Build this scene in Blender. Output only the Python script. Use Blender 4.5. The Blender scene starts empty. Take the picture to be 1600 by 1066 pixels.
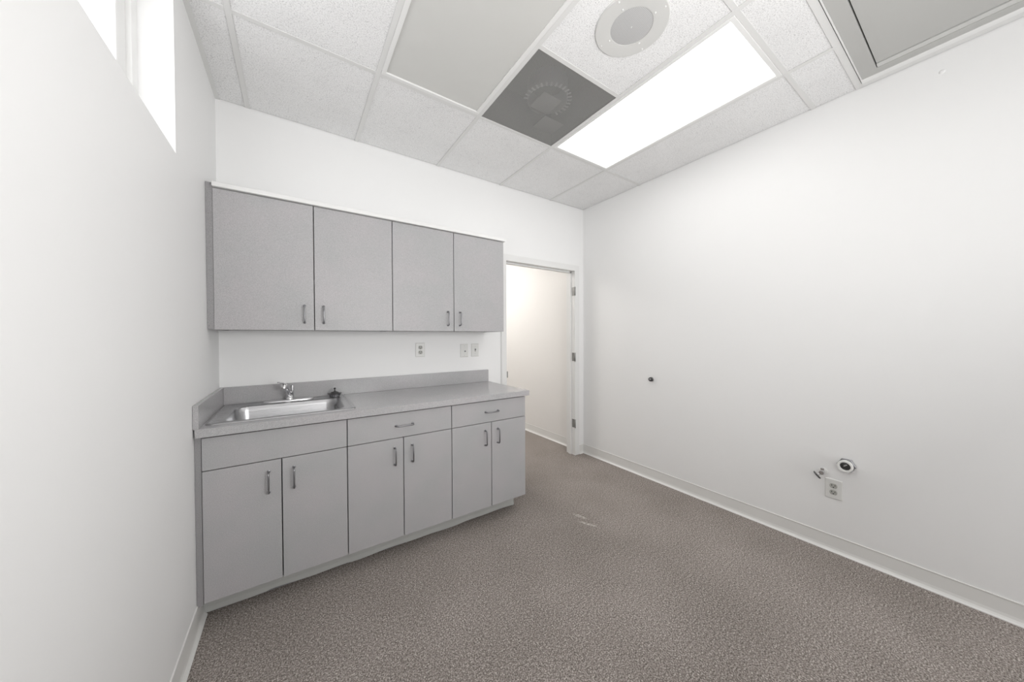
import bpy, bmesh, math, random
from mathutils import Vector, Matrix
random.seed(7)
S = bpy.context.scene
COL = S.collection

# ------------------------------------------------------------------ camera, world, lights, exposure
XR, H, YR = 3.0708, 2.7235, -4.35        # right wall, ceiling height, rear wall
yaw, pitch, roll = .5937, -.0128, -.0041
F = Vector((math.sin(yaw)*math.cos(pitch), math.cos(yaw)*math.cos(pitch), math.sin(pitch)))
R0 = Vector((math.cos(yaw), -math.sin(yaw), 0)); U0 = R0.cross(F)
R1 = R0*math.cos(roll) + U0*math.sin(roll); U1 = U0*math.cos(roll) - R0*math.sin(roll)
cd = bpy.data.cameras.new('camera'); cam = bpy.data.objects.new('camera', cd); COL.objects.link(cam)
cd.sensor_fit = 'HORIZONTAL'; cd.sensor_width = 36; cd.lens = 505.6974/1600*36; cd.clip_start = .02
M = Matrix((R1, U1, -F)).transposed().to_4x4(); M.translation = Vector((.3688, -2.57, 1.3108))
cam.matrix_world = M
S.camera = cam
S.view_settings.view_transform = 'Standard'; S.view_settings.look = 'None'
S.view_settings.gamma = 1; S.view_settings.use_curve_mapping = False
S.view_settings.exposure = 0.27
LAMP = 2.6
WORLD = 3.0
GROUND_FILL = 4.5
FLASH = 24
w = bpy.data.worlds.new('sky'); S.world = w; w.use_nodes = True
bg = w.node_tree.nodes['Background']          # bright hazy sky; lower half raised as added fill for the ceiling
tc = w.node_tree.nodes.new('ShaderNodeTexCoord'); sp = w.node_tree.nodes.new('ShaderNodeSeparateXYZ'); mr = w.node_tree.nodes.new('ShaderNodeMapRange')
w.node_tree.links.new(tc.outputs['Generated'], sp.inputs[0]); w.node_tree.links.new(sp.outputs['Z'], mr.inputs['Value'])
mr.inputs['From Min'].default_value = -.06; mr.inputs['From Max'].default_value = .06
mr.inputs['To Min'].default_value = GROUND_FILL; mr.inputs['To Max'].default_value = WORLD
w.node_tree.links.new(mr.outputs[0], bg.inputs[1]); bg.inputs[0].default_value = (.985, .99, 1, 1)

def area(name, loc, sx, sy, power, color=(1, 1, 1), rot=(0, 0, 0)):
    l = bpy.data.lights.new(name, 'AREA'); l.shape = 'RECTANGLE'; l.size = sx; l.size_y = sy
    l.energy = power; l.color = color
    o = bpy.data.objects.new(name, l); o.location = loc; o.rotation_euler = rot; COL.objects.link(o)
    return o
area('rear_fill_light', (1.68, -3.1, H-.01), .56, 1.1, 3, (1, .985, .965))      # unseen fill lamp added at ceiling height behind the camera
area('flash_fill_light', (1.1, -3.05, 1.48), .7, .7, FLASH, (1, .99, .98), (math.radians(180-52), 0, 0))   # inferred flash, added as unseen soft fill aimed up and forward
area('hall_troffer_light', (1.95, 1.7, H-.03), .6, 1.4, 27, (1, .975, .945))         # troffer in the corridor beyond the doorway

# ------------------------------------------------------------------ materials
def mat(name, base=(.8, .8, .8), rough=.5, metal=0, spec=.5):
    m = bpy.data.materials.new(name); m.use_nodes = True
    b = m.node_tree.nodes['Principled BSDF']
    b.inputs['Base Color'].default_value = (*base, 1); b.inputs['Roughness'].default_value = rough
    b.inputs['Metallic'].default_value = metal; b.inputs['Specular IOR Level'].default_value = spec
    return m
def N(m, t, **kw):
    n = m.node_tree.nodes.new(t)
    for k, v in kw.items():
        if k in n.inputs: n.inputs[k].default_value = v
        else: setattr(n, k, v)
    return n
def L(m, a, b): m.node_tree.links.new(a, b)
def BS(m): return m.node_tree.nodes['Principled BSDF']
def ramp(m, fac, stops):
    r = N(m, 'ShaderNodeValToRGB'); e = r.color_ramp.elements
    while len(e) < len(stops): e.new(.5)
    for i, (p, c) in enumerate(stops):
        e[i].position = p; e[i].color = (*c, 1) if len(c) == 3 else c
    L(m, fac, r.inputs[0]); return r.outputs[0]
def mixc(m, fac, a, b, mode='MIX'):
    n = m.node_tree.nodes.new('ShaderNodeMix'); n.data_type = 'RGBA'; n.blend_type = mode
    for s, v in ((n.inputs[0], fac), (n.inputs[6], a), (n.inputs[7], b)):
        if hasattr(v, 'is_linked'): L(m, v, s)
        else: s.default_value = v if isinstance(v, (int, float)) else (*v, 1)
    return n.outputs[2]
def g(c): return (c, c, c)
def coords(m): return N(m, 'ShaderNodeNewGeometry').outputs['Position']
def noise(m, vec, scale, detail=2, rough=.5):
    n = N(m, 'ShaderNodeTexNoise', Scale=scale, Detail=detail, Roughness=rough); L(m, vec, n.inputs['Vector']); return n.outputs['Fac']
def bump(m, hgt, strength, dist):
    n = N(m, 'ShaderNodeBump', Strength=strength, Distance=dist); L(m, hgt, n.inputs['Height']); L(m, n.outputs[0], BS(m).inputs['Normal'])

def wall_paint(name, c, rough):
    m = mat(name, c, rough, spec=.35); p = coords(m)
    L(m, mixc(m, noise(m, p, 1.3, 3), tuple(x*.985 for x in c), c), BS(m).inputs['Base Color'])
    bump(m, noise(m, p, 160, 3), .10, .001)
    return m
M_wall = wall_paint('wall_paint', (.87, .87, .866), .5)
M_hall = wall_paint('hall_wall_paint', (.82, .805, .785), .55)
M_white = mat('white_trim_paint', (.80, .80, .79), .35)
M_dark = mat('gap_shade_black', (.015, .015, .015), .8)
M_slot = mat('dark_slot', (.04, .04, .04), .6)
M_plate = mat('white_plastic_plate', (.74, .74, .72), .3)
M_plate_grey = mat('grey_receptacle_plastic', (.42, .42, .39), .4)  # grey plastic of the receptacles and switch surround
M_base = mat('vinyl_cove_base', (.78, .775, .755), .35)
M_toe = mat('grey_vinyl_toe_strip', (.50, .505, .485), .5)
M_pvc = mat('white_pvc', (.85, .85, .83), .3)
M_galv = mat('galvanised_metal', (.62, .62, .61), .45, .6)
M_hinge = mat('dull_steel_hinge', (.30, .30, .29), .45, .6)
M_grid = mat('grid_white_enamel', (.74, .74, .73), .35)
M_frame = mat('fixture_frame_enamel', (.82, .82, .81), .3)
M_hatch = mat('grey_hatch_paint', (.47, .47, .455), .5)
M_hatch2 = mat('light_grey_hatch_paint', (.60, .60, .585), .5)
M_plenum = mat('plenum_grey', (.24, .24, .22), .9)

# brushed steel
M_steel = mat('brushed_steel', (.50, .50, .51), .24, 1)
p = coords(M_steel); mp = N(M_steel, 'ShaderNodeMapping'); mp.inputs['Scale'].default_value = (3, 300, 300); L(M_steel, p, mp.inputs[0])
nz = noise(M_steel, mp.outputs[0], 3, 3)
L(M_steel, ramp(M_steel, nz, [(.3, g(.24)), (.7, g(.38))]), BS(M_steel).inputs['Roughness'])
M_chrome = mat('chrome', (.70, .70, .71), .10, 1)
M_satin = mat('satin_chrome', (.80, .80, .81), .30, 1)
M_pull = mat('satin_nickel_pull', (.28, .28, .29), .32, 1)
M_blackish = mat('dark_metal', (.09, .09, .09), .35, .8)

# grey speckled laminate
def laminate(name, c, rough=.42):
    m = mat(name, g(c), rough, spec=.4); p = coords(m)
    a = noise(m, p, 420, 2, .7)
    sp = ramp(m, a, [(.34, (c*.80, c*.79, c*.80)), (.5, (c*1.0, c*.99, c*1.0)), (.66, (c*1.22, c*1.21, c*1.22))])
    b = ramp(m, noise(m, p, 5, 4), [(.35, (.97, .98, .98)), (.65, (1.03, 1.01, 1.02))])
    L(m, mixc(m, 1.0, sp, b, 'MULTIPLY'), BS(m).inputs['Base Color'])
    return m
M_lam = laminate('grey_laminate', .415)
M_top = laminate('grey_counter_laminate', .43, .22)
M_edge = laminate('grey_carcass_laminate', .22)
M_edge2 = laminate('grey_filler_laminate', .30)

# carpet
M_carpet = mat('brown_grey_carpet', g(.2), .95, spec=.1); m = M_carpet; p = coords(m)
c1 = ramp(m, noise(m, p, 175, 3, .75), [(.37, (.115, .098, .088)), (.46, (.215, .190, .174)), (.54, (.325, .292, .270)), (.63, (.58, .54, .505))])
c2 = ramp(m, noise(m, p, 2.2, 3), [(.3, (.90, .89, .88)), (.7, (1.08, 1.07, 1.07))])
cc = mixc(m, 1.0, c1, c2, 'MULTIPLY')
cc = mixc(m, 1.0, cc, ramp(m, noise(m, p, 80, 2, .6), [(.36, (.86, .86, .86)), (.64, (1.22, 1.22, 1.22))]), 'MULTIPLY')
# a small pale scuff in the carpet, with a shape of its own
def scuff(cx, cy, ang, lx, ly, amount, cin):
    mp = N(m, 'ShaderNodeMapping', vector_type='TEXTURE'); mp.inputs['Location'].default_value = (cx, cy, 0)
    mp.inputs['Rotation'].default_value = (0, 0, ang); mp.inputs['Scale'].default_value = (lx, ly, 1); L(m, p, mp.inputs[0])
    gr = N(m, 'ShaderNodeTexGradient', gradient_type='SPHERICAL'); L(m, mp.outputs[0], gr.inputs[0])
    k = N(m, 'ShaderNodeMath', operation='MULTIPLY'); L(m, ramp(m, gr.outputs['Fac'], [(0, g(0)), (.6, g(1))]), k.inputs[0]); 
    L(m, ramp(m, noise(m, p, 55, 3), [(.38, g(0)), (.6, g(amount))]), k.inputs[1])
    return mixc(m, k.outputs[0], cin, (.62, .57, .53))
cc = scuff(2.060, -1.000, math.radians(-63), .085, .016, .95, cc)
cc = scuff(2.085, -.900, math.radians(-75), .075, .022, .75, cc)
L(m, cc, BS(m).inputs['Base Color'])
bump(m, noise(m, p, 300, 2, .7), .35, .003)

# acoustic tile
M_tile = mat('acoustic_tile', g(.8), .9, spec=.1); m = M_tile; p = coords(m)
v = N(m, 'ShaderNodeTexVoronoi', Scale=150); L(m, p, v.inputs['Vector'])
n1 = noise(m, p, 42, 3, .6)
th = N(m, 'ShaderNodeMath', operation='MULTIPLY'); L(m, ramp(m, v.outputs['Distance'], [(.20, g(1)), (.36, g(0))]), th.inputs[0]); L(m, ramp(m, n1, [(.42, g(.15)), (.66, g(.75))]), th.inputs[1])
fn = ramp(m, noise(m, p, 190, 2, .6), [(.36, g(.71)), (.50, g(.87)), (.64, g(.93))])
st = ramp(m, noise(m, p, 3.0, 3), [(.3, g(.955)), (.6, g(1))])
L(m, mixc(m, 1.0, mixc(m, th.outputs[0], fn, g(.42)), st, 'MULTIPLY'), BS(m).inputs['Base Color'])
bump(m, th.outputs[0], -.5, .002)

# lamp diffusers
def emis(name, c, s, base=.8):
    m = mat(name, g(base), .25); b = BS(m)
    b.inputs['Emission Color'].default_value = (*c, 1); b.inputs['Emission Strength'].default_value = s
    return m
M_lit = emis('lit_prismatic_lens', (1, .99, .975), LAMP)
m = M_lit; p = coords(m); sx = N(m, 'ShaderNodeSeparateXYZ'); L(m, p, sx.inputs[0])
M_lens = mat('unlit_prismatic_lens', (.64, .64, .62), .22)
bump(M_lens, noise(M_lens, coords(M_lens), 9, 1), .35, .01)

# perforated air-grille sheet: real little holes as transparency
M_perf = mat('perforated_grey_sheet', (.42, .42, .41), .5, .2); m = M_perf; p = coords(m)
def holes(m, pitch, rad):
    sc = N(m, 'ShaderNodeVectorMath', operation='SCALE'); sc.inputs['Scale'].default_value = 1/pitch; L(m, coords(m), sc.inputs[0])
    fr = N(m, 'ShaderNodeVectorMath', operation='FRACTION'); L(m, sc.outputs[0], fr.inputs[0])
    sb = N(m, 'ShaderNodeVectorMath', operation='SUBTRACT'); sb.inputs[1].default_value = (.5, .5, .5); L(m, fr.outputs[0], sb.inputs[0])
    xy = N(m, 'ShaderNodeVectorMath', operation='MULTIPLY'); xy.inputs[1].default_value = (1, 1, 0); L(m, sb.outputs[0], xy.inputs[0])
    ln = N(m, 'ShaderNodeVectorMath', operation='LENGTH'); L(m, xy.outputs[0], ln.inputs[0])
    ls = N(m, 'ShaderNodeMath', operation='LESS_THAN'); ls.inputs[1].default_value = rad; L(m, ln.outputs['Value'], ls.inputs[0])
    return ls.outputs[0]
hs = holes(m, .006, .41)
tr = N(m, 'ShaderNodeBsdfTransparent'); mx = N(m, 'ShaderNodeMixShader')
L(m, hs, mx.inputs[0]); L(m, BS(m).outputs[0], mx.inputs[1]); L(m, tr.outputs[0], mx.inputs[2])
L(m, mx.outputs[0], m.node_tree.nodes['Material Output'].inputs[0])
M_spk = mat('speaker_mesh', g(.4), .5); m = M_spk
L(m, mixc(m, holes(m, .005, .30), g(.56), g(.36)), BS(m).inputs['Base Color'])
M_ring = mat('speaker_ring_enamel', (.66, .66, .645), .4)

# window glass: clear with a little reflection
M_glass = bpy.data.materials.new('window_glass'); M_glass.use_nodes = True; m = M_glass
m.node_tree.nodes.remove(BS(m)); tr = N(m, 'ShaderNodeBsdfTransparent'); gl = N(m, 'ShaderNodeBsdfGlossy', Roughness=.02)
mx = N(m, 'ShaderNodeMixShader'); mx.inputs[0].default_value = .06
L(m, tr.outputs[0], mx.inputs[1]); L(m, gl.outputs[0], mx.inputs[2]); L(m, mx.outputs[0], m.node_tree.nodes['Material Output'].inputs[0])

# ------------------------------------------------------------------ mesh helpers
def box(bm, x0, x1, y0, y1, z0, z1, bev=0, seg=2):
    x0, x1 = sorted((x0, x1)); y0, y1 = sorted((y0, y1)); z0, z1 = sorted((z0, z1))
    vs = [bm.verts.new((x, y, z)) for x in (x0, x1) for y in (y0, y1) for z in (z0, z1)]
    fs = [bm.faces.new([vs[i] for i in f]) for f in ((0, 1, 3, 2), (4, 6, 7, 5), (0, 4, 5, 1), (2, 3, 7, 6), (0, 2, 6, 4), (1, 5, 7, 3))]
    if bev:
        es = list({e for f in fs for e in f.edges})
        bmesh.ops.bevel(bm, geom=es, offset=bev, segments=seg, affect='EDGES', profile=.5)
    return bm
def basis(d):
    d = Vector(d).normalized(); a = Vector((0, 0, 1)) if abs(d.z) < .9 else Vector((1, 0, 0))
    u = d.cross(a).normalized(); return u, d.cross(u).normalized(), d
def tube(bm, pts, r, n=12, cap=True, sq=1):
    pts = [Vector(q) for q in pts]; rs = r if isinstance(r, (list, tuple)) else [r]*len(pts)
    loops = []; pu = None
    for i, q in enumerate(pts):
        d = (pts[min(i+1, len(pts)-1)] - pts[max(i-1, 0)]).normalized()
        if pu is None: u, v_, _ = basis(d)
        else:
            u = (pu - d*pu.dot(d)).normalized(); v_ = d.cross(u)
        pu = u
        loops.append([bm.verts.new(q + (u*math.cos(2*math.pi*k/n) + v_*math.sin(2*math.pi*k/n)*sq)*rs[i]) for k in range(n)])
    for a, b in zip(loops, loops[1:]):
        for k in range(n):
            f = bm.faces.new((a[k], a[(k+1) % n], b[(k+1) % n], b[k])); f.smooth = True
    if cap:
        bm.faces.new(loops[0]); bm.faces.new(loops[-1])
    return bm
def lathe(bm, prof, c=(0, 0, 0), axis=(0, 0, 1), n=32, cap=True):
    u, v_, d = basis(axis); c = Vector(c); loops = []
    for r, h in prof:
        if r < 1e-6: loops.append([bm.verts.new(c + d*h)])
        else: loops.append([bm.verts.new(c + d*h + (u*math.cos(2*math.pi*k/n) + v_*math.sin(2*math.pi*k/n))*r) for k in range(n)])
    for a, b in zip(loops, loops[1:]):
        for k in range(n):
            q = [a[k % len(a)], a[(k+1) % len(a)], b[(k+1) % len(b)], b[k % len(b)]]
            q = [x for i, x in enumerate(q) if x not in q[:i]]
            if len(q) > 2: bm.faces.new(q)
    if cap:
        for l in (loops[0], loops[-1]):
            if len(l) > 2: bm.faces.new(l)
    return bm
def rrect(x0, x1, y0, y1, r, z, n=8):
    out = []
    for cx, cy, a0 in ((x1-r, y1-r, 0), (x0+r, y1-r, 90), (x0+r, y0+r, 180), (x1-r, y0+r, 270)):
        for k in range(n+1):
            a = math.radians(a0 + 90*k/n); out.append((cx+r*math.cos(a), cy+r*math.sin(a), z))
    return out
def loft(bm, loops, cap_end=True, smooth=True):
    ls = [[bm.verts.new(q) for q in l] for l in loops]; n = len(ls[0])
    for a, b in zip(ls, ls[1:]):
        for k in range(n):
            f = bm.faces.new((a[k], a[(k+1) % n], b[(k+1) % n], b[k])); f.smooth = smooth
    if cap_end: bm.faces.new(ls[-1])
    return bm
def B(): return bmesh.new()
def obj(name, bm, m, parent=None, smooth=False):
    bmesh.ops.recalc_face_normals(bm, faces=bm.faces)
    me = bpy.data.meshes.new(name); bm.to_mesh(me); bm.free()
    me.materials.append(m)
    if smooth:
        for f in me.polygons: f.use_smooth = True
        me.set_sharp_from_angle(angle=math.radians(38))
    o = bpy.data.objects.new(name, me); COL.objects.link(o)
    if parent: o.parent = parent
    return o
def struct(name, bm=None, m=None, smooth=False):
    o = obj(name, bm, m, None, smooth) if bm else bpy.data.objects.new(name, None)
    if not bm: COL.objects.link(o)
    o['kind'] = 'structure'; return o
def tag(o, label, cat, group=None):
    o['label'] = label; o['category'] = cat
    if group: o['group'] = group
    return o
def thing(name, label, cat, loc=(0, 0, 0), rz=0, group=None):
    o = bpy.data.objects.new(name, None); COL.objects.link(o); o.location = loc; o.rotation_euler = (0, 0, rz); o.empty_display_size = .05
    return tag(o, label, cat, group)

# ------------------------------------------------------------------ room shell
HT = H + .38
DX0, DX1, DZ = 2.035, 2.93, 2.03             # doorway clear opening
WT = .11                                     # back wall thickness
WY1, WY0, WZ0, WZ1 = -.803, -1.75, 2.024, 2.64
RX0, RX1, RZ0, RZ1 = 1.75, 2.95, .30, 2.25      # unseen rear-wall window, added for fill daylight from behind the camera
struct('floor', box(B(), -.2, XR+.2, YR-.2, 3.6, -.08, 0), M_carpet)
b = B()
box(b, -.16, 0, YR, WT, 0, WZ0); box(b, -.16, 0, YR, WT, WZ1, HT); box(b, -.16, 0, WY1, WT, WZ0, WZ1); box(b, -.16, 0, YR, WY0, WZ0, WZ1)
wl = struct('wall_left', b, M_wall)
b = B()
box(b, 0, DX0-.02, 0, WT, 0, HT); box(b, DX1+.02, XR, 0, WT, 0, HT); box(b, DX0-.02, DX1+.02, 0, WT, DZ+.02, HT)
struct('wall_back', b, M_wall)
struct('wall_right', box(B(), XR, XR+.12, YR, WT, 0, HT), M_wall)
b = B(); box(b, -.16, RX0, YR-.12, YR, 0, HT); box(b, RX1, XR+.12, YR-.12, YR, 0, HT); box(b, RX0, RX1, YR-.12, YR, 0, RZ0); box(b, RX0, RX1, YR-.12, YR, RZ1, HT)
struct('wall_rear', b, M_wall)
b = B(); box(b, XR, XR+.12, WT, 3.4, 0, HT)
struct('wall_hall_right', b, M_hall)
b = B(); box(b, 1.45, 1.57, WT, 3.4, 0, HT); struct('wall_hall_left', b, M_hall)
struct('wall_hall_end', box(B(), 1.45, XR+.12, 3.4, 3.52, 0, HT), M_hall)

# ceiling: slab over a plenum, lay-in tiles, enamelled grid
c1, c2, c3, c4, c5 = [.1489+.6096*k for k in range(5)]
r1, r2, r3, r4 = -.7187, -1.328, -1.938, -2.136
r5 = r3-1.2192
ceil = struct('ceiling')
slab = obj('ceiling_slab', box(B(), -.16, XR+.12, YR-.12, 3.52, HT, HT+.1), M_wall, ceil)
obj('hall_ceiling', box(B(), 1.57, XR, WT, 3.4, H, H+.02), M_wall, ceil)
cols = [0, c1, c2, c3, c4, c5, XR]
tiles = []
for k in range(6):
    a, b_ = cols[k], cols[k+1]
    tiles.append((a, b_, 0, r1))
    if k == 3: tiles.append((a, b_, r2, r3))
    elif k not in (2, 4): tiles.append((a, b_, r1, r3))
    if k in (4, 5): tiles.append((a, b_, r3, r4))
    elif k == 3: tiles.append((a, b_, r3, r4)); tiles.append((a, b_, r4, r5))
    else: tiles.append((a, b_, r3, r5))
    if k < 5: tiles.append((a, b_, r5, YR))
    
for a, b_, y1, y0 in tiles:
    obj('ceiling_tile', box(B(), a+.003, b_-(.005 if b_ == XR else .003), y0+.003, y1-(.006 if y1 == 0 else .003), H+.003, H+.018), M_tile, ceil)
gb = B(); hw = .012
def tbar_y(x, y0, y1): box(gb, x-hw, x+hw, y0, y1, H-.0015, H+.002, .0006, 1); box(gb, x-.001, x+.001, y0, y1, H+.002, H+.035)
def tbar_x(y, x0, x1, hw=.012): box(gb, x0, x1, y-hw, y+hw, H-.0010, H+.002, .0006, 1); box(gb, x0, x1, y-.001, y+.001, H+.002, H+.030)
for x in (c1, c2, c3): tbar_y(x, YR, 0)
tbar_y(c4, r4, 0); tbar_y(c4, YR, r4); tbar_y(c5, r4, 0)
tbar_x(r1, 0, XR); tbar_x(r2, c3, c4); tbar_x(r3, 0, XR); tbar_x(r4, c3, XR-.003, .014); tbar_x(r5, 0, c4)
# wall angles
box(gb, 0, .020, YR, 0, H-.0015, H+.002); box(gb, XR-.020, XR-.004, -2.12, 0, H+.004, H+.006)
obj('ceiling_grid', gb, M_grid, ceil)

# cove baseboards
def cove(name, pts_a, pts_b, hgt, out):          # run from a to b, out = direction into the room
    a, b_, o = Vector(pts_a), Vector(pts_b), Vector(out)
    prof = [(0, 0), (.017, 0), (.0165, .004), (.010, .0095), (.0055, .017), (.0032, .03), (.0028, hgt-.008), (.0050, hgt-.004), (.0045, hgt), (0, hgt)]
    bm = B(); la = [bm.verts.new(a + o*x + Vector((0, 0, z))) for x, z in prof]; lb = [bm.verts.new(b_ + o*x + Vector((0, 0, z))) for x, z in prof]
    n = len(prof)
    for k in range(n): bm.faces.new((la[k], la[(k+1) % n], lb[(k+1) % n], lb[k]))
    bm.faces.new(la); bm.faces.new(lb)
    return struct(name, bm, M_base)
cove('baseboard_right', (XR, YR, 0), (XR, -.001, 0), .100, (-1, 0, 0))
cove('baseboard_left', (0, YR, 0), (0, -.498, 0), .118, (1, 0, 0))
cove('baseboard_back', (2.998, 0, 0), (XR-.006, 0, 0), .098, (0, -1, 0))
cove('baseboard_hall', (XR, WT+.001, 0), (XR, 3.4, 0), .100, (-1, 0, 0))
# wavy vinyl strip glued to the toe kick
bm = B(); n = 90; prev = None
for i in range(n+1):
    x = .001 + (1.780-.001)*i/n
    zb = .005 + .003*math.sin(x*9) + .002*math.sin(x*23+1) + (.004 if .25 < x < .62 else 0)
    cur = [bm.verts.new(q) for q in ((x, -.4965, max(zb, .001)), (x, -.4885, max(zb, .001)), (x, -.4885, .117), (x, -.4915, .117), (x, -.493, .03))]
    if prev:
        for k in range(5): bm.faces.new((prev[k], prev[(k+1) % 5], cur[(k+1) % 5], cur[k]))
    else: bm.faces.new(cur)
    prev = cur
bm.faces.new(prev)
struct('baseboard_toe_kick', bm, M_toe)

# doorway: painted steel frame, hinge leaves left on the jamb, door itself taken off
door = struct('door_1')
b = B(); J = .055
for xa, xb in ((DX0-J, DX0), (DX1, DX1+.066)):
    box(b, xa, xb, -.012, 0, 0, DZ+J+.001, .003)
box(b, DX0-J, DX1+.066, -.0115, -.0005, DZ, DZ+J, .003)
box(b, DX0-J-.006, DX0-J, -.006, 0, 0, DZ+J+.006, .001); box(b, DX1+.066, DX1+.071, -.006, 0, 0, DZ+J+.006, .001); box(b, DX0-J-.006, DX1+.071, -.006, 0, DZ+J, DZ+J+.008, .001)
box(b, DX0-.0195, DX0, -.004, WT+.012, 0, DZ); box(b, DX1, DX1+.0195, -.004, WT+.012, 0, DZ); box(b, DX0-.0195, DX1+.0195, -.004, WT+.012, DZ, DZ+.0195)
box(b, DX0, DX0+.013, .045, .082, 0, DZ); box(b, DX1-.013, DX1, .045, .082, 0, DZ); box(b, DX0, DX1, .045, .082, DZ-.013, DZ)
obj('door_frame', b, M_white, door)
for z in (1.808, 1.087, .352):
    b = B(); box(b, DX1-.0022, DX1, -.002, .033, z-.046, z+.046, .0006, 1)
    tube(b, [(DX1-.004, -.0175, z-.047), (DX1-.004, -.0175, z+.047)], .0062, 12)
    for dz in (-.03, 0, .03): lathe(b, [(.0035, 0), (.003, .001), (0, .0012)], (DX1-.0022, .016+(.006 if dz else -.006), z+dz), (-1, 0, 0), 10)
    obj('hinge', b, M_hinge, door)
b = B(); box(b, DX0, DX0+.002, .0, .034, .90, 1.01, .0005, 1); box(b, DX0-.001, DX0+.010, -.017, -.0125, .925, .985, .0015, 1)
obj('strike_plate', b, M_hinge, door)

# window: white frame set back in the wall, clear glass, drywall return
win = struct('window_1')
b = B(); fx0, fx1 = -.15, -.095
box(b, fx0, fx1, WY1-.055, WY1, WZ0, WZ1, .003); box(b, fx0, fx1, WY0, WY0+.055, WZ0, WZ1, .003)
box(b, fx0, fx1, WY0, WY1, WZ0, WZ0+.05, .003); box(b, fx0, fx1, WY0, WY1, WZ1-.05, WZ1, .003)
pass
obj('window_frame', b, M_white, win)
b = B()
for ya, yb in ((WY1-.135, WY1-.055), ):
    box(b, -.14, -.108, ya, yb, WZ0+.05, WZ1-.05, .006)
box(b, -.14, -.108, -1.695, -1.63, WZ0+.05, WZ1-.05, .006); box(b, -.14, -.108, -1.695, WY1-.055, WZ0+.05, WZ0+.11, .006); box(b, -.14, -.108, -1.695, WY1-.055, WZ1-.11, WZ1-.05, .006)
obj('window_sash', b, M_white, win)
obj('window_pane', box(B(), -.127, -.123, WY0+.05, WY1-.05, WZ0+.04, WZ1-.04), M_glass, win)

win = struct('rear_fill_window')  # added rear window, out of view, lets in frontal fill
b = B(); ya, yb = YR-.10, YR-.05
for q in ((RX0, RX0+.05, RZ0, RZ1), (RX1-.05, RX1, RZ0, RZ1), (RX0+.05, RX1-.05, RZ0, RZ0+.05), (RX0+.05, RX1-.05, RZ1-.05, RZ1), (2.32, 2.38, RZ0+.05, RZ1-.05)): box(b, q[0], q[1], ya, yb, q[2], q[3], .003)
obj('window_frame', b, M_white, win)
obj('window_pane', box(B(), RX0+.04, RX1-.04, YR-.077, YR-.073, RZ0+.04, RZ1-.04), M_glass, win)
for nm, loc, sx, sy, rot in (('portal_left', (-.155, (WY0+WY1)/2, (WZ0+WZ1)/2), WZ1-WZ0, WY1-WY0, (0, -math.pi/2, 0)), ('portal_rear', ((RX0+RX1)/2, YR-.11, (RZ0+RZ1)/2), RX1-RX0, RZ1-RZ0, (math.pi/2, 0, 0))):
    o = area(nm, loc, sx, sy, 1, rot=rot); o.data.cycles.is_portal = True

# ------------------------------------------------------------------ cabinets
def pull(parent, c, vertical=True, length=.099):
    """bent-wire pull on a face looking towards -y; c = middle, on the face"""
    x, y, z = c; h = length/2; d = .030; r = .012; pts = []
    P = [(-h, 0), (-h, d-r)] + [(-h+r-r*math.cos(a), d-r+r*math.sin(a)) for a in (math.radians(t) for t in (30, 60, 90))]
    P += [(-q[0], q[1]) for q in reversed(P)]
    for s, o in P:
        pts.append((x, y-o, z+s) if vertical else (x+s, y-o, z))
    bm = tube(B(), pts, .0043, 12)
    for s in (-h, h):
        q = (x, y, z+s) if vertical else (x+s, y, z)
        lathe(bm, [(.0075, 0), (.0075, .0015), (.0055, .003)], q, (0, -1, 0), 16)
    return obj('handle', bm, M_pull, parent, True)
def door_panel(parent, name, x0, x1, z0, z1, yf, hc=None, vertical=True):
    g_ = .0022
    o = obj(name, box(B(), x0+g_, x1-g_, yf, yf+.0185, z0, z1, .0012, 1), M_lam, parent)
    if hc: pull(o, (hc[0], yf, hc[1]), vertical)
    return o
YB, YU = -.612, -.3125
def base_cab(label, x0, xm, x1, drawer_handle, filler=0):
    t = thing('base_cabinet', label, 'cabinet', (0, 0, 0), 0, 'base cabinets under the countertop')
    b = B(); yb = YB+.020
    xs = x0 + .0015; xe = x1 - .0015
    box(b, xs, xs+.018, yb, -.004, .12, .870); box(b, xe-.018, xe, yb, -.004, .12, .870)
    box(b, xs+.018, xe-.018, yb, -.004, .12, .138); box(b, xs+.018, xe-.018, -.012, -.004, .138, .870)
    box(b, xs, min(xe, 1.775), -.4875, -.47, .0, .12)
    obj('body', b, M_edge, t)
    obj('face_rail', box(B(), xs+.018, xe-.018, yb, yb+.015, .69, .74), M_edge, t)
    if filler: obj('filler_strip', box(B(), .0008, filler+.0005, YB+.005, YB+.0195, .112, .870), M_edge2, t)
    zt = .8635
    if drawer_handle: door_panel(t, 'drawer', x0, x1, .7175, zt, YB, ((x0+x1)/2+.002, .790), False)
    else: door_panel(t, 'false_drawer_front', x0, x1, .7175, zt, YB)
    door_panel(t, 'door', x0, xm, .122, .7135, YB, (xm-.052, .612)); door_panel(t, 'door', xm, x1, .122, .7135, YB, (xm+.050, .612))
    return t
base_cab('grey laminate base cabinet under the sink with a plain false front and two doors', .0225, .314, .6055, False, .022)
base_cab('middle grey base cabinet with one drawer over two doors', .6055, .907, 1.2155, True)
base_cab('right-hand grey base cabinet with one drawer, next to the doorway', 1.2155, 1.514, 1.8095, True)

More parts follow.
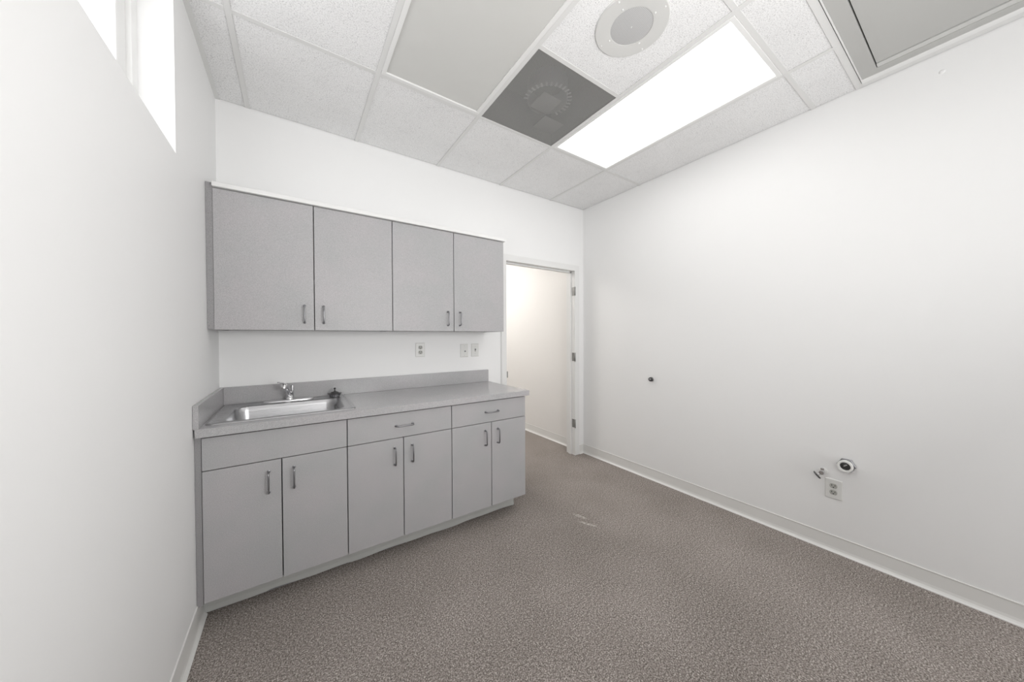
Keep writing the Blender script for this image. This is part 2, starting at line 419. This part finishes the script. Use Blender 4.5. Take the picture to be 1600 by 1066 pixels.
def wall_cab(label, x0, xm, x1, filler=0):
    t = thing('wall_cabinet', label, 'cabinet', (0, 0, 0), 0, 'wall cabinets over the countertop')
    b = B(); yb = YU+.020; z0, z1 = 1.3545, 2.090; xs = x0+.001; xe = x1-.001
    box(b, xs, xs+.018, yb, -.001, z0, z1); box(b, xe-.018, xe, yb, -.001, z0, z1)
    box(b, xs+.018, xe-.018, yb, -.001, z0+.002, z0+.020); box(b, xs+.018, xe-.018, yb, -.001, z1-.018, z1); box(b, xs+.018, xe-.018, -.010, -.001, z0+.02, z1-.018)
    box(b, xs+.018, xe-.018, yb+.01, -.012, 1.70, 1.718)
    obj('body', b, M_edge, t)
    if filler: obj('filler_strip', box(B(), .0008, filler+.0018, YU+.004, YU+.0195, z0+.002, 2.116), M_edge2, t)
    door_panel(t, 'door', x0, xm, z0, z1, YU, (xm-.050, 1.449)); door_panel(t, 'door', xm, x1, z0, z1, YU, (xm+.047, 1.449))
    return t
wall_cab('left grey laminate wall cabinet above the sink, against the side wall', .0265, .474, .9245, .026)
wall_cab('right grey laminate wall cabinet beside the doorway', .9245, 1.3685, 1.812)
tag(obj('cabinet_top_trim', box(B(), .028, 1.822, -.330, -.001, 2.0935, 2.1175, .0015, 1), M_white), 'long white board capping the grey wall cabinets', 'trim')

# ------------------------------------------------------------------ countertop
CT, CBm, YC = .910, .872, -.632
SX0, SX1, SY0, SY1 = .027, .660, -.572, -.036        # sink rim
ct = thing('countertop', 'long grey laminate countertop with back and side splash, sink set in its left end', 'countertop')
b = B(); hx0, hx1, hy0, hy1 = SX0+.014, SX1-.014, SY0+.014, SY1-.012
X0c, X1c = .0065, 1.8315
for q in ((X0c, hx0, YC, -.001), (hx1, X1c, YC, -.001), (hx0, hx1, YC, hy0), (hx0, hx1, hy1, -.001)):
    box(b, *q, CBm, CT)
bmesh.ops.remove_doubles(b, verts=b.verts, dist=1e-5)
obj('worktop', b, M_top, ct)
obj('backsplash', box(B(), .0200, X1c, -.0195, -.0005, CT, 1.0155, .0012, 1), M_top, ct)
obj('side_splash', box(B(), .0008, .0196, YC, -.0005, CT, 1.0155, .0012, 1), M_top, ct)

# ------------------------------------------------------------------ sink
sk = thing('sink', 'single-bowl stainless steel sink in the left end of the grey countertop', 'sink', (0, 0, 0))
z = CT
bx0, bx1, by0, by1 = .084, .606, -.525, -.128
def rr(e, r, zz): return rrect(SX0+e, SX1-e, SY0+e, SY1-e, r, zz)
def bb(e, r, zz): return rrect(bx0+e, bx1-e, by0+e, by1-e, max(r, .01), zz)
loops = [rr(.012, .02, z-.001), rr(0, .028, z+.0003), rr(.001, .028, z+.0025), rr(.005, .024, z+.0062), rr(.010, .02, z+.0058), rr(.017, .018, z+.0026), rr(.024, .016, z+.0022)]
bm = B(); loft(bm, loops, False)
loft(bm, [rr(.024, .016, z+.0022), bb(-.010, .075, z+.0022), bb(-.003, .068, z+.0010), bb(.003, .062, z-.006), bb(.008, .058, z-.03), bb(.014, .055, z-.13), bb(.022, .05, z-.150), bb(.045, .03, z-.160)], False)
# sloping bottom with drain
loft(bm, [bb(.045, .03, z-.160), [(.345+(x-.345)*.12, -.33+(y+.33)*.14, z-.165) for x, y, _ in bb(.045, .03, 0)]], True)
bmesh.ops.remove_doubles(bm, verts=bm.verts, dist=1e-5)
o = obj('bowl', bm, M_steel, sk, True); o.data.polygons.foreach_set('use_smooth', [True]*len(o.data.polygons)); o.data.set_sharp_from_angle(angle=math.radians(50))
obj('drain', lathe(B(), [(.045, z-.1655), (.044, z-.1635), (.036, z-.1640), (.030, z-.169), (0, z-.169)], (.345, -.33, 0), (0, 0, 1)), M_chrome, sk, True)

# ------------------------------------------------------------------ faucet
zf = CT+.0024
fc = thing('faucet', 'small chrome single-lever faucet on the back ledge of the sink', 'faucet', (.345, -.084, zf+.0004))
b = B()
loft(b, [[(-.003+hx*math.copysign(abs(math.cos(a))**.75, math.cos(a))*s, -.004+.034*math.copysign(abs(math.sin(a))**.9, math.sin(a))*s, zz) for a in (2*math.pi*k/48 for k in range(48))] for s, zz, hx in ((1, 0, .130), (1, .004, .130), (.97, .0075, .130), (.80, .0100, .130))])
obj('deck_plate', b, M_satin, fc, True)
b = B(); lathe(b, [(.0225, .009), (.0225, .014), (.0195, .018), (.0185, .050), (.0195, .053), (.016, .060), (0, .062)], (0, 0, 0), (0, 0, 1))
obj('valve_body', b, M_chrome, fc, True)
b = B(); tube(b, [(.013, .004, .018), (.014, .004, .06), (.014, .004, .098), (.014, .004, .101)], [.0085, .0085, .0085, .006], 16)
obj('riser', b, M_chrome, fc, True)
b = B(); tube(b, [(-.004, -.012, .035), (-.010, -.035, .070), (-.018, -.062, .096), (-.024, -.085, .108), (-.027, -.098, .108), (-.028, -.104, .100), (-.028, -.105, .092)], [.014, .0135, .013, .0135, .0145, .014, .012], 20)
obj('spout', b, M_chrome, fc, True)
b = B(); tube(b, [(-.026, -.088, .118), (-.034, -.096, .124), (-.052, -.104, .131), (-.060, -.106, .131)], [.006, .0045, .0035, .004], 12); lathe(b, [(.010, -.006), (.0115, 0), (.009, .006), (0, .008)], (-.025, -.084, .117), (0, 0, 1), 20)
obj('lever', b, M_chrome, fc, True)

# strainer basket resting on the ledge
st = thing('sink_strainer', 'dark metal sink strainer basket resting on the sink ledge right of the faucet', 'strainer', (.596, -.092, zf+.0003))
lathe(b := B(), [(.026, 0), (.030, .002), (.032, .016), (.0335, .018), (.0335, .0195), (.031, .0195), (.030, .016), (.0285, .003), (0, .003)], (0, 0, 0), (0, 0, 1), 36)
obj('basket', b, M_pull, st, True)
b = B()
for k in range(18):
    a = 2*math.pi*k/18; q = Vector((math.cos(a), math.sin(a), 0)); lathe(b, [(.0028, -.0004), (.0028, .0006), (0, .0006)], q*.0312 + Vector((0, 0, .010)), tuple(q), 8)
obj('basket_holes', b, M_slot, st)
lathe(b := B(), [(.041, .0195), (.042, .0215), (.040, .0235), (.024, .026), (.022, .031), (.012, .034), (.0065, .036), (.0045, .040), (.004, .050), (.0065, .053), (.007, .057), (.004, .060), (0, .061)], (0, 0, 0), (0, 0, 1), 36)
obj('stopper', b, M_blackish, st, True)

# ------------------------------------------------------------------ wall plates (built facing -y)
def plate(name, label, cat, loc, rz, w_=.075, h_=.114, kind='duplex', dark=False):
    t = thing(name, label, cat, loc, rz)
    b = B(); loft(b, [rrect(-w_/2, w_/2, -h_/2, h_/2, .003, 0, 3), rrect(-w_/2, w_/2, -h_/2, h_/2, .003, .002, 3), rrect(-w_/2+.004, w_/2-.004, -h_/2+.004, h_/2-.004, .003, .0055, 3)], True, False)
    for v_ in b.verts: v_.co = Vector((v_.co.x, -v_.co.z, v_.co.y))
    obj('cover_plate', b, M_plate, t)
    y = -.0055
    def screw(z):
        o = obj('screw', lathe(B(), [(.0033, 0), (.003, .0012), (0, .0016)], (0, y, z), (0, -1, 0), 12), M_plate_grey if dark else M_galv, t)
    if kind == 'duplex':
        for s in (-1, 1):
            b = B(); zc = s*.0195
            loop = []
            for k in range(32):
                a = 2*math.pi*k/32; loop.append((.0172*math.cos(a), max(-.0142, min(.0142, .0172*math.sin(a)))))
            loft(b, [[(q[0], y+.001, zc+q[1]) for q in loop], [(q[0], y-.0015, zc+q[1]) for q in loop], [(q[0]*.94, y-.0022, zc+q[1]*.94) for q in loop]], True, False)
            r = obj('receptacle', b, M_plate_grey, t)
            b = B(); yy = y-.0022
            box(b, -.0085, -.0055, yy-.0003, yy, zc-.001, zc+.008); box(b, .0055, .0085, yy-.0003, yy, zc-.001, zc+.007)
            lathe(b, [(.0032, 0), (.0032, .0003), (0, .0003)], (0, yy, zc-.008), (0, -1, 0), 12)
            obj('slots', b, M_slot, r)
        screw(0)
    if kind == 'jack':
        b = B(); lathe(b, [(.007, 0), (.0065, .003), (.0045, .004), (.0045, .009), (0, .009)], (.006, y, -.006), (0, -1, 0), 16)
        obj('socket', b, M_pull, t, True); screw(.041); screw(-.041)
    if kind == 'toggle':
        b = B(); box(b, -.006, .006, y-.001, y, -.013, .013, .0004, 1); obj('toggle_surround', b, M_plate_grey, t)
        b = B(); box(b, -.0042, .0042, -.010, .001, -.005, .005, .0015, 2)
        bmesh.ops.rotate(b, verts=b.verts, cent=(0, 0, 0), matrix=Matrix.Rotation(math.radians(-28), 3, 'X')); bmesh.ops.translate(b, verts=b.verts, vec=(0, y-.002, .004))
        obj('toggle', b, M_pull, t); screw(.030); screw(-.030)
    return t
plate('power_outlet', 'white outlet plate with grey receptacles on the back wall above the counter', 'power outlet', (1.212, -.0004, 1.209), 0)
plate('wall_jack', 'white plate with one small round socket on the back wall, left of the light switch', 'wall jack', (1.600, -.0004, 1.193), 0, kind='jack')
plate('light_switch', 'white toggle switch plate on the back wall nearest the doorway', 'light switch', (1.705, -.0004, 1.195), 0, kind='toggle')
plate('power_outlet', 'white duplex outlet plate low on the right wall under the pipe ends', 'power outlet', (XR-.0004, -2.043, .382), -math.pi/2, .078, .118)

# ------------------------------------------------------------------ plumbing stubs on the right wall (local -y is out of the wall)
RZ = -math.pi/2
t = thing('pipe_stub', 'small capped metal pipe stub at waist height on the right wall', 'pipe', (XR, -.842, .920), RZ)
obj('flange', lathe(B(), [(.023, 0), (.022, .003), (.014, .006), (0, .006)], (0, 0, 0), (0, -1, 0), 28), M_galv, t, True)
b = B(); prof = [(.0125, .004)]
for k in range(7): prof += [(.0165, .006+.003*k), (.0185, .0072+.003*k)]
prof += [(.017, .029), (.0095, .029), (.0085, .012), (0, .012)]
obj('threaded_pipe', lathe(b, prof, (0, 0, 0), (0, -1, 0), 24), M_blackish, t)
obj('plug', lathe(B(), [(.0095, .020), (.0095, .030), (.006, .032), (0, .032)], (0, 0, 0), (0, -1, 0), 6), M_chrome, t)

t = thing('shutoff_valve', 'chrome water shutoff valve with a dark oval handle, low on the right wall', 'valve', (XR, -1.997, .475), RZ)
obj('escutcheon', lathe(B(), [(.021, 0), (.020, .003), (.010, .006), (0, .006)], (0, 0, 0), (0, -1, 0), 28), M_pvc, t, True)
b = B(); tube(b, [(0, -.002, 0), (0, -.030, 0)], .0075, 16); lathe(b, [(.0125, 0), (.0125, .014)], (0, -.016, 0), (0, -1, 0), 6)
lathe(b, [(.011, -.012), (.013, -.008), (.013, .008), (.011, .012)], (0, -.036, 0), (0, -1, 0), 20); tube(b, [(0, -.036, 0), (.002, -.034, .024)], [.007, .006], 14); lathe(b, [(.009, 0), (.009, .010)], (.002, -.034, .016), (0, 0, 1), 6)
obj('valve_body', b, M_chrome, t, True)
b = B(); ax = Vector((-.70, -.30, -.62)).normalized()
tube(b, [Vector((0, -.040, -.002)), Vector((0, -.040, -.002))+ax*.026], .0045, 10)
obj('stem', b, M_chrome, t, True)
b = B(); c_ = Vector((0, -.040, -.002))+ax*.026; u, v_, d = basis(ax)
ls = []
for s, hh in ((.55, -.003), (.95, -.003), (1, 0), (.97, .004), (.7, .006), (.25, .004)):
    ls.append([c_ + d*hh + (u*math.cos(a)*.025 + v_*math.sin(a)*.022)*s*(1+.06*math.cos(10*a)) for a in (2*math.pi*k/40 for k in range(40))])
loft(b, ls, True); b.faces.new([b.verts[k] for k in range(40)]) if b.verts.ensure_lookup_table() is None else None
obj('handle', b, M_blackish, t, True)

t = thing('drain_pipe', 'open white drain pipe end with a dark hex nut, low on the right wall', 'pipe', (XR, -2.098, .546), RZ)
obj('hex_nut', lathe(B(), [(.040, 0), (.041, .003), (.041, .013), (.038, .016), (.030, .016)], (0, 0, 0), (0, -1, 0), 6), M_pull, t)
obj('pipe_ring', lathe(B(), [(.031, .010), (.032, .030), (.034, .034), (.034, .044), (.032, .048), (.025, .048), (.023, .044), (.023, .012), (0, .012)], (0, 0, 0), (0, -1, 0), 36), M_pvc, t, True)
b = B(); lathe(b, [(.0225, .030), (.0225, .036), (.019, .0375), (0, .0375)], (0, 0, 0), (0, -1, 0), 28)
obj('inner_plug', b, M_blackish, t, True)
b = B(); tube(b, [(-.006, -.036, -.004), (-.005, -.041, 0), (.003, -.041, .008), (.007, -.037, .010)], .0028, 8); obj('chrome_tab', b, M_chrome, t, True)
tag(obj('wall_plug', lathe(B(), [(.011, 0), (.0095, .0016), (.005, .0026), (0, .003)], (XR, -2.421, 2.628), (-1, 0, 0), 20), M_wall, None, True), 'tiny white painted-over plug high on the right wall near the ceiling hatch', 'wall plug')

# ------------------------------------------------------------------ ceiling fixtures
def troffer(label, x0, x1, y0, y1, lens, sag=0):
    t = thing('ceiling_light', label, 'ceiling light', ((x0+x1)/2, (y0+y1)/2, H), 0, 'recessed fluorescent ceiling lights')
    cx, cy = (x0+x1)/2, (y0+y1)/2; hx, hy = (x1-x0)/2-.0125, (y1-y0)/2-.0125
    b = B()
    for q in ((-hx, hx, -hy, -hy+.022), (-hx, hx, hy-.022, hy), (-hx, -hx+.022, -hy+.022, hy-.022), (hx-.022, hx, -hy+.022, hy-.022)):
        box(b, *q, -.0035, .012, .0015, 1)
    for q in ((-hx, hx, -hy, -hy+.003), (-hx, hx, hy-.003, hy), (-hx, -hx+.003, -hy, hy), (hx-.003, hx, -hy, hy)): box(b, *q, .012, .11)
    box(b, -hx, hx, -hy, hy, .11, .113)
    obj('housing', b, M_frame, t)
    b = B(); n, m_ = 14, 28; ax_, ay_ = hx-.0225, hy-.0225; vs = {}
    for i in range(n+1):
        for j in range(m_+1):
            x = -ax_+2*ax_*i/n; y = -ay_+2*ay_*j/m_
            zz = .004 - sag*(math.exp(-((y+.05)/.16)**2)*(i/n)**6 + .25*math.sin(math.pi*i/n)*math.sin(math.pi*j/m_))
            vs[i, j] = b.verts.new((x, y, zz))
    for i in range(n):
        for j in range(m_): f = b.faces.new((vs[i, j], vs[i+1, j], vs[i+1, j+1], vs[i, j+1])); f.smooth = True
    obj('diffuser', b, lens, t)
    return t
troffer('lit fluorescent ceiling light glowing white between the air grille and the right wall', c4, c5, r3, r1, M_lit)
troffer('switched-off ceiling light with a dull grey lens, nearest the wall cabinets', c2, c3, r3, r1, M_lens, .006)

# perforated return grille
t = thing('air_vent', 'square dark grey perforated air vent in the ceiling, round duct collar showing through', 'air vent', ((c3+c4)/2, (r1+r2)/2, H))
q = .2925
b = B()
box(b, -q, q, -q, q, .0035, .0045); o = obj('perforated_panel', b, M_perf, t)
b = B()
for a in ((-q-.006, q+.006, -q-.006, -q), (-q-.006, q+.006, q, q+.006), (-q-.006, -q, -q, q), (q, q+.006, -q, q)): box(b, *a, .0025, .26)
box(b, -q-.006, q+.006, -q-.006, q+.006, .26, .266)
obj('plenum_box', b, M_plenum, t)
b = B(); lathe(b, [(.132, .255), (.132, .135), (.129, .135), (.129, .255)], (.092, .095, 0), (0, 0, 1), 40, False); obj('duct_collar', b, M_galv, t)
for k in range(30):
    a = 2*math.pi*k/30
    if 35 < math.degrees(a) < 150: continue          # hidden by the deflector
    b = B(); box(b, -.006, .006, 0, .030, -.001, .001)
    bmesh.ops.rotate(b, verts=b.verts, cent=(0, 0, 0), matrix=Matrix.Rotation(a-math.pi/2, 3, 'Z')); bmesh.ops.translate(b, verts=b.verts, vec=(.092+.128*math.cos(a), .095+.128*math.sin(a), .134))
    obj('collar_tab', b, M_frame, t)
b = B(); box(b, .012, .160, .030, .180, .118, .121); obj('damper_blade', b, M_galv, t)
b = B(); box(b, .118, .285, .148, .285, .076, .079); obj('deflector_plate', b, M_galv, t)

# speaker
SC = (1.660, -1.640, H)
t = thing('ceiling_speaker', 'round off-white ceiling speaker with a grey mesh centre', 'speaker', SC)
obj('mounting_ring', lathe(B(), [(.160, .003), (.160, -.002), (.157, -.0045), (.098, -.0045), (.092, -.0035), (.092, .002)], (0, 0, 0), (0, 0, 1), 64, False), M_ring, t, True)
obj('speaker_mesh', lathe(B(), [(.094, -.0015), (.080, -.0030), (0, -.0040)], (0, 0, 0), (0, 0, 1), 48, False), M_spk, t, True)
obj('center_badge', lathe(B(), [(.0035, -.0035), (.003, -.0055), (0, -.006)], (0, 0, 0), (0, 0, 1), 12, False), M_ring, t)
for k in range(8):
    a = math.radians(16+90*(k % 4)); rr_ = .145 if k < 4 else .104
    obj('screw', lathe(B(), [(.0042, 0), (.0042, .0015), (.0025, .0028), (0, .003)], (rr_*math.cos(a), rr_*math.sin(a), -.0044), (0, 0, -1), 12), M_frame, t, True)

# hatch with grey door beside the right wall
t = thing('ceiling_hatch', 'large grey framed access hatch in the ceiling beside the right wall', 'ceiling hatch', (0, 0, H))
hx0, hx1, hy0, hy1 = c4+.014, 2.982, -3.38, -2.153
b = B(); box(b, hx0, hx1, hy1-.066, hy1-.007, -.004, .02); box(b, hx0, hx1, hy0, hy0+.06, -.004, .02); box(b, 2.932, hx1, hy0+.06, hy1-.066, -.004, .02); box(b, hx0, hx0+.06, hy0+.06, hy1-.066, -.004, .02)
obj('frame', b, M_hatch, t)
obj('edge_lip', box(B(), hx0, hx1, hy1-.0065, hy1, -.005, .02, .001, 1), M_grid, t)
b = B(); box(b, 2.983, 3.0205, hy0, hy1, -.006, .02, .0015, 1); obj('white_edge_strip', b, M_frame, t)
obj('inner_stop', box(B(), 2.898, 2.932, hy0+.06, hy1-.070, -.001, .02), M_hatch2, t)
obj('hatch_door', box(B(), hx0+.062, 2.8905, hy0+.06, hy1-.0705, .001, .02, .001, 1), M_hatch, t)
obj('gap_shade_backing', box(B(), hx0, XR-.001, hy0, hy1, .0205, .03), M_dark, t)  # black backing sheet, paints shade into the gaps around the hatch
b = B(); box(b, 3.0245, XR-.004, hy0, hy1+.004, H-.001, H+.003)
obj('wall_angle', b, M_grid, ceil)
b = B(); box(b, c4, XR, hy0-.003, YR, H+.003, H+.018); obj('ceiling_tile', b, M_tile, ceil)
b = B(); box(b, c4, XR, hy0-.024, hy0, H-.001, H+.002); obj('ceiling_grid_end', b, M_grid, ceil)
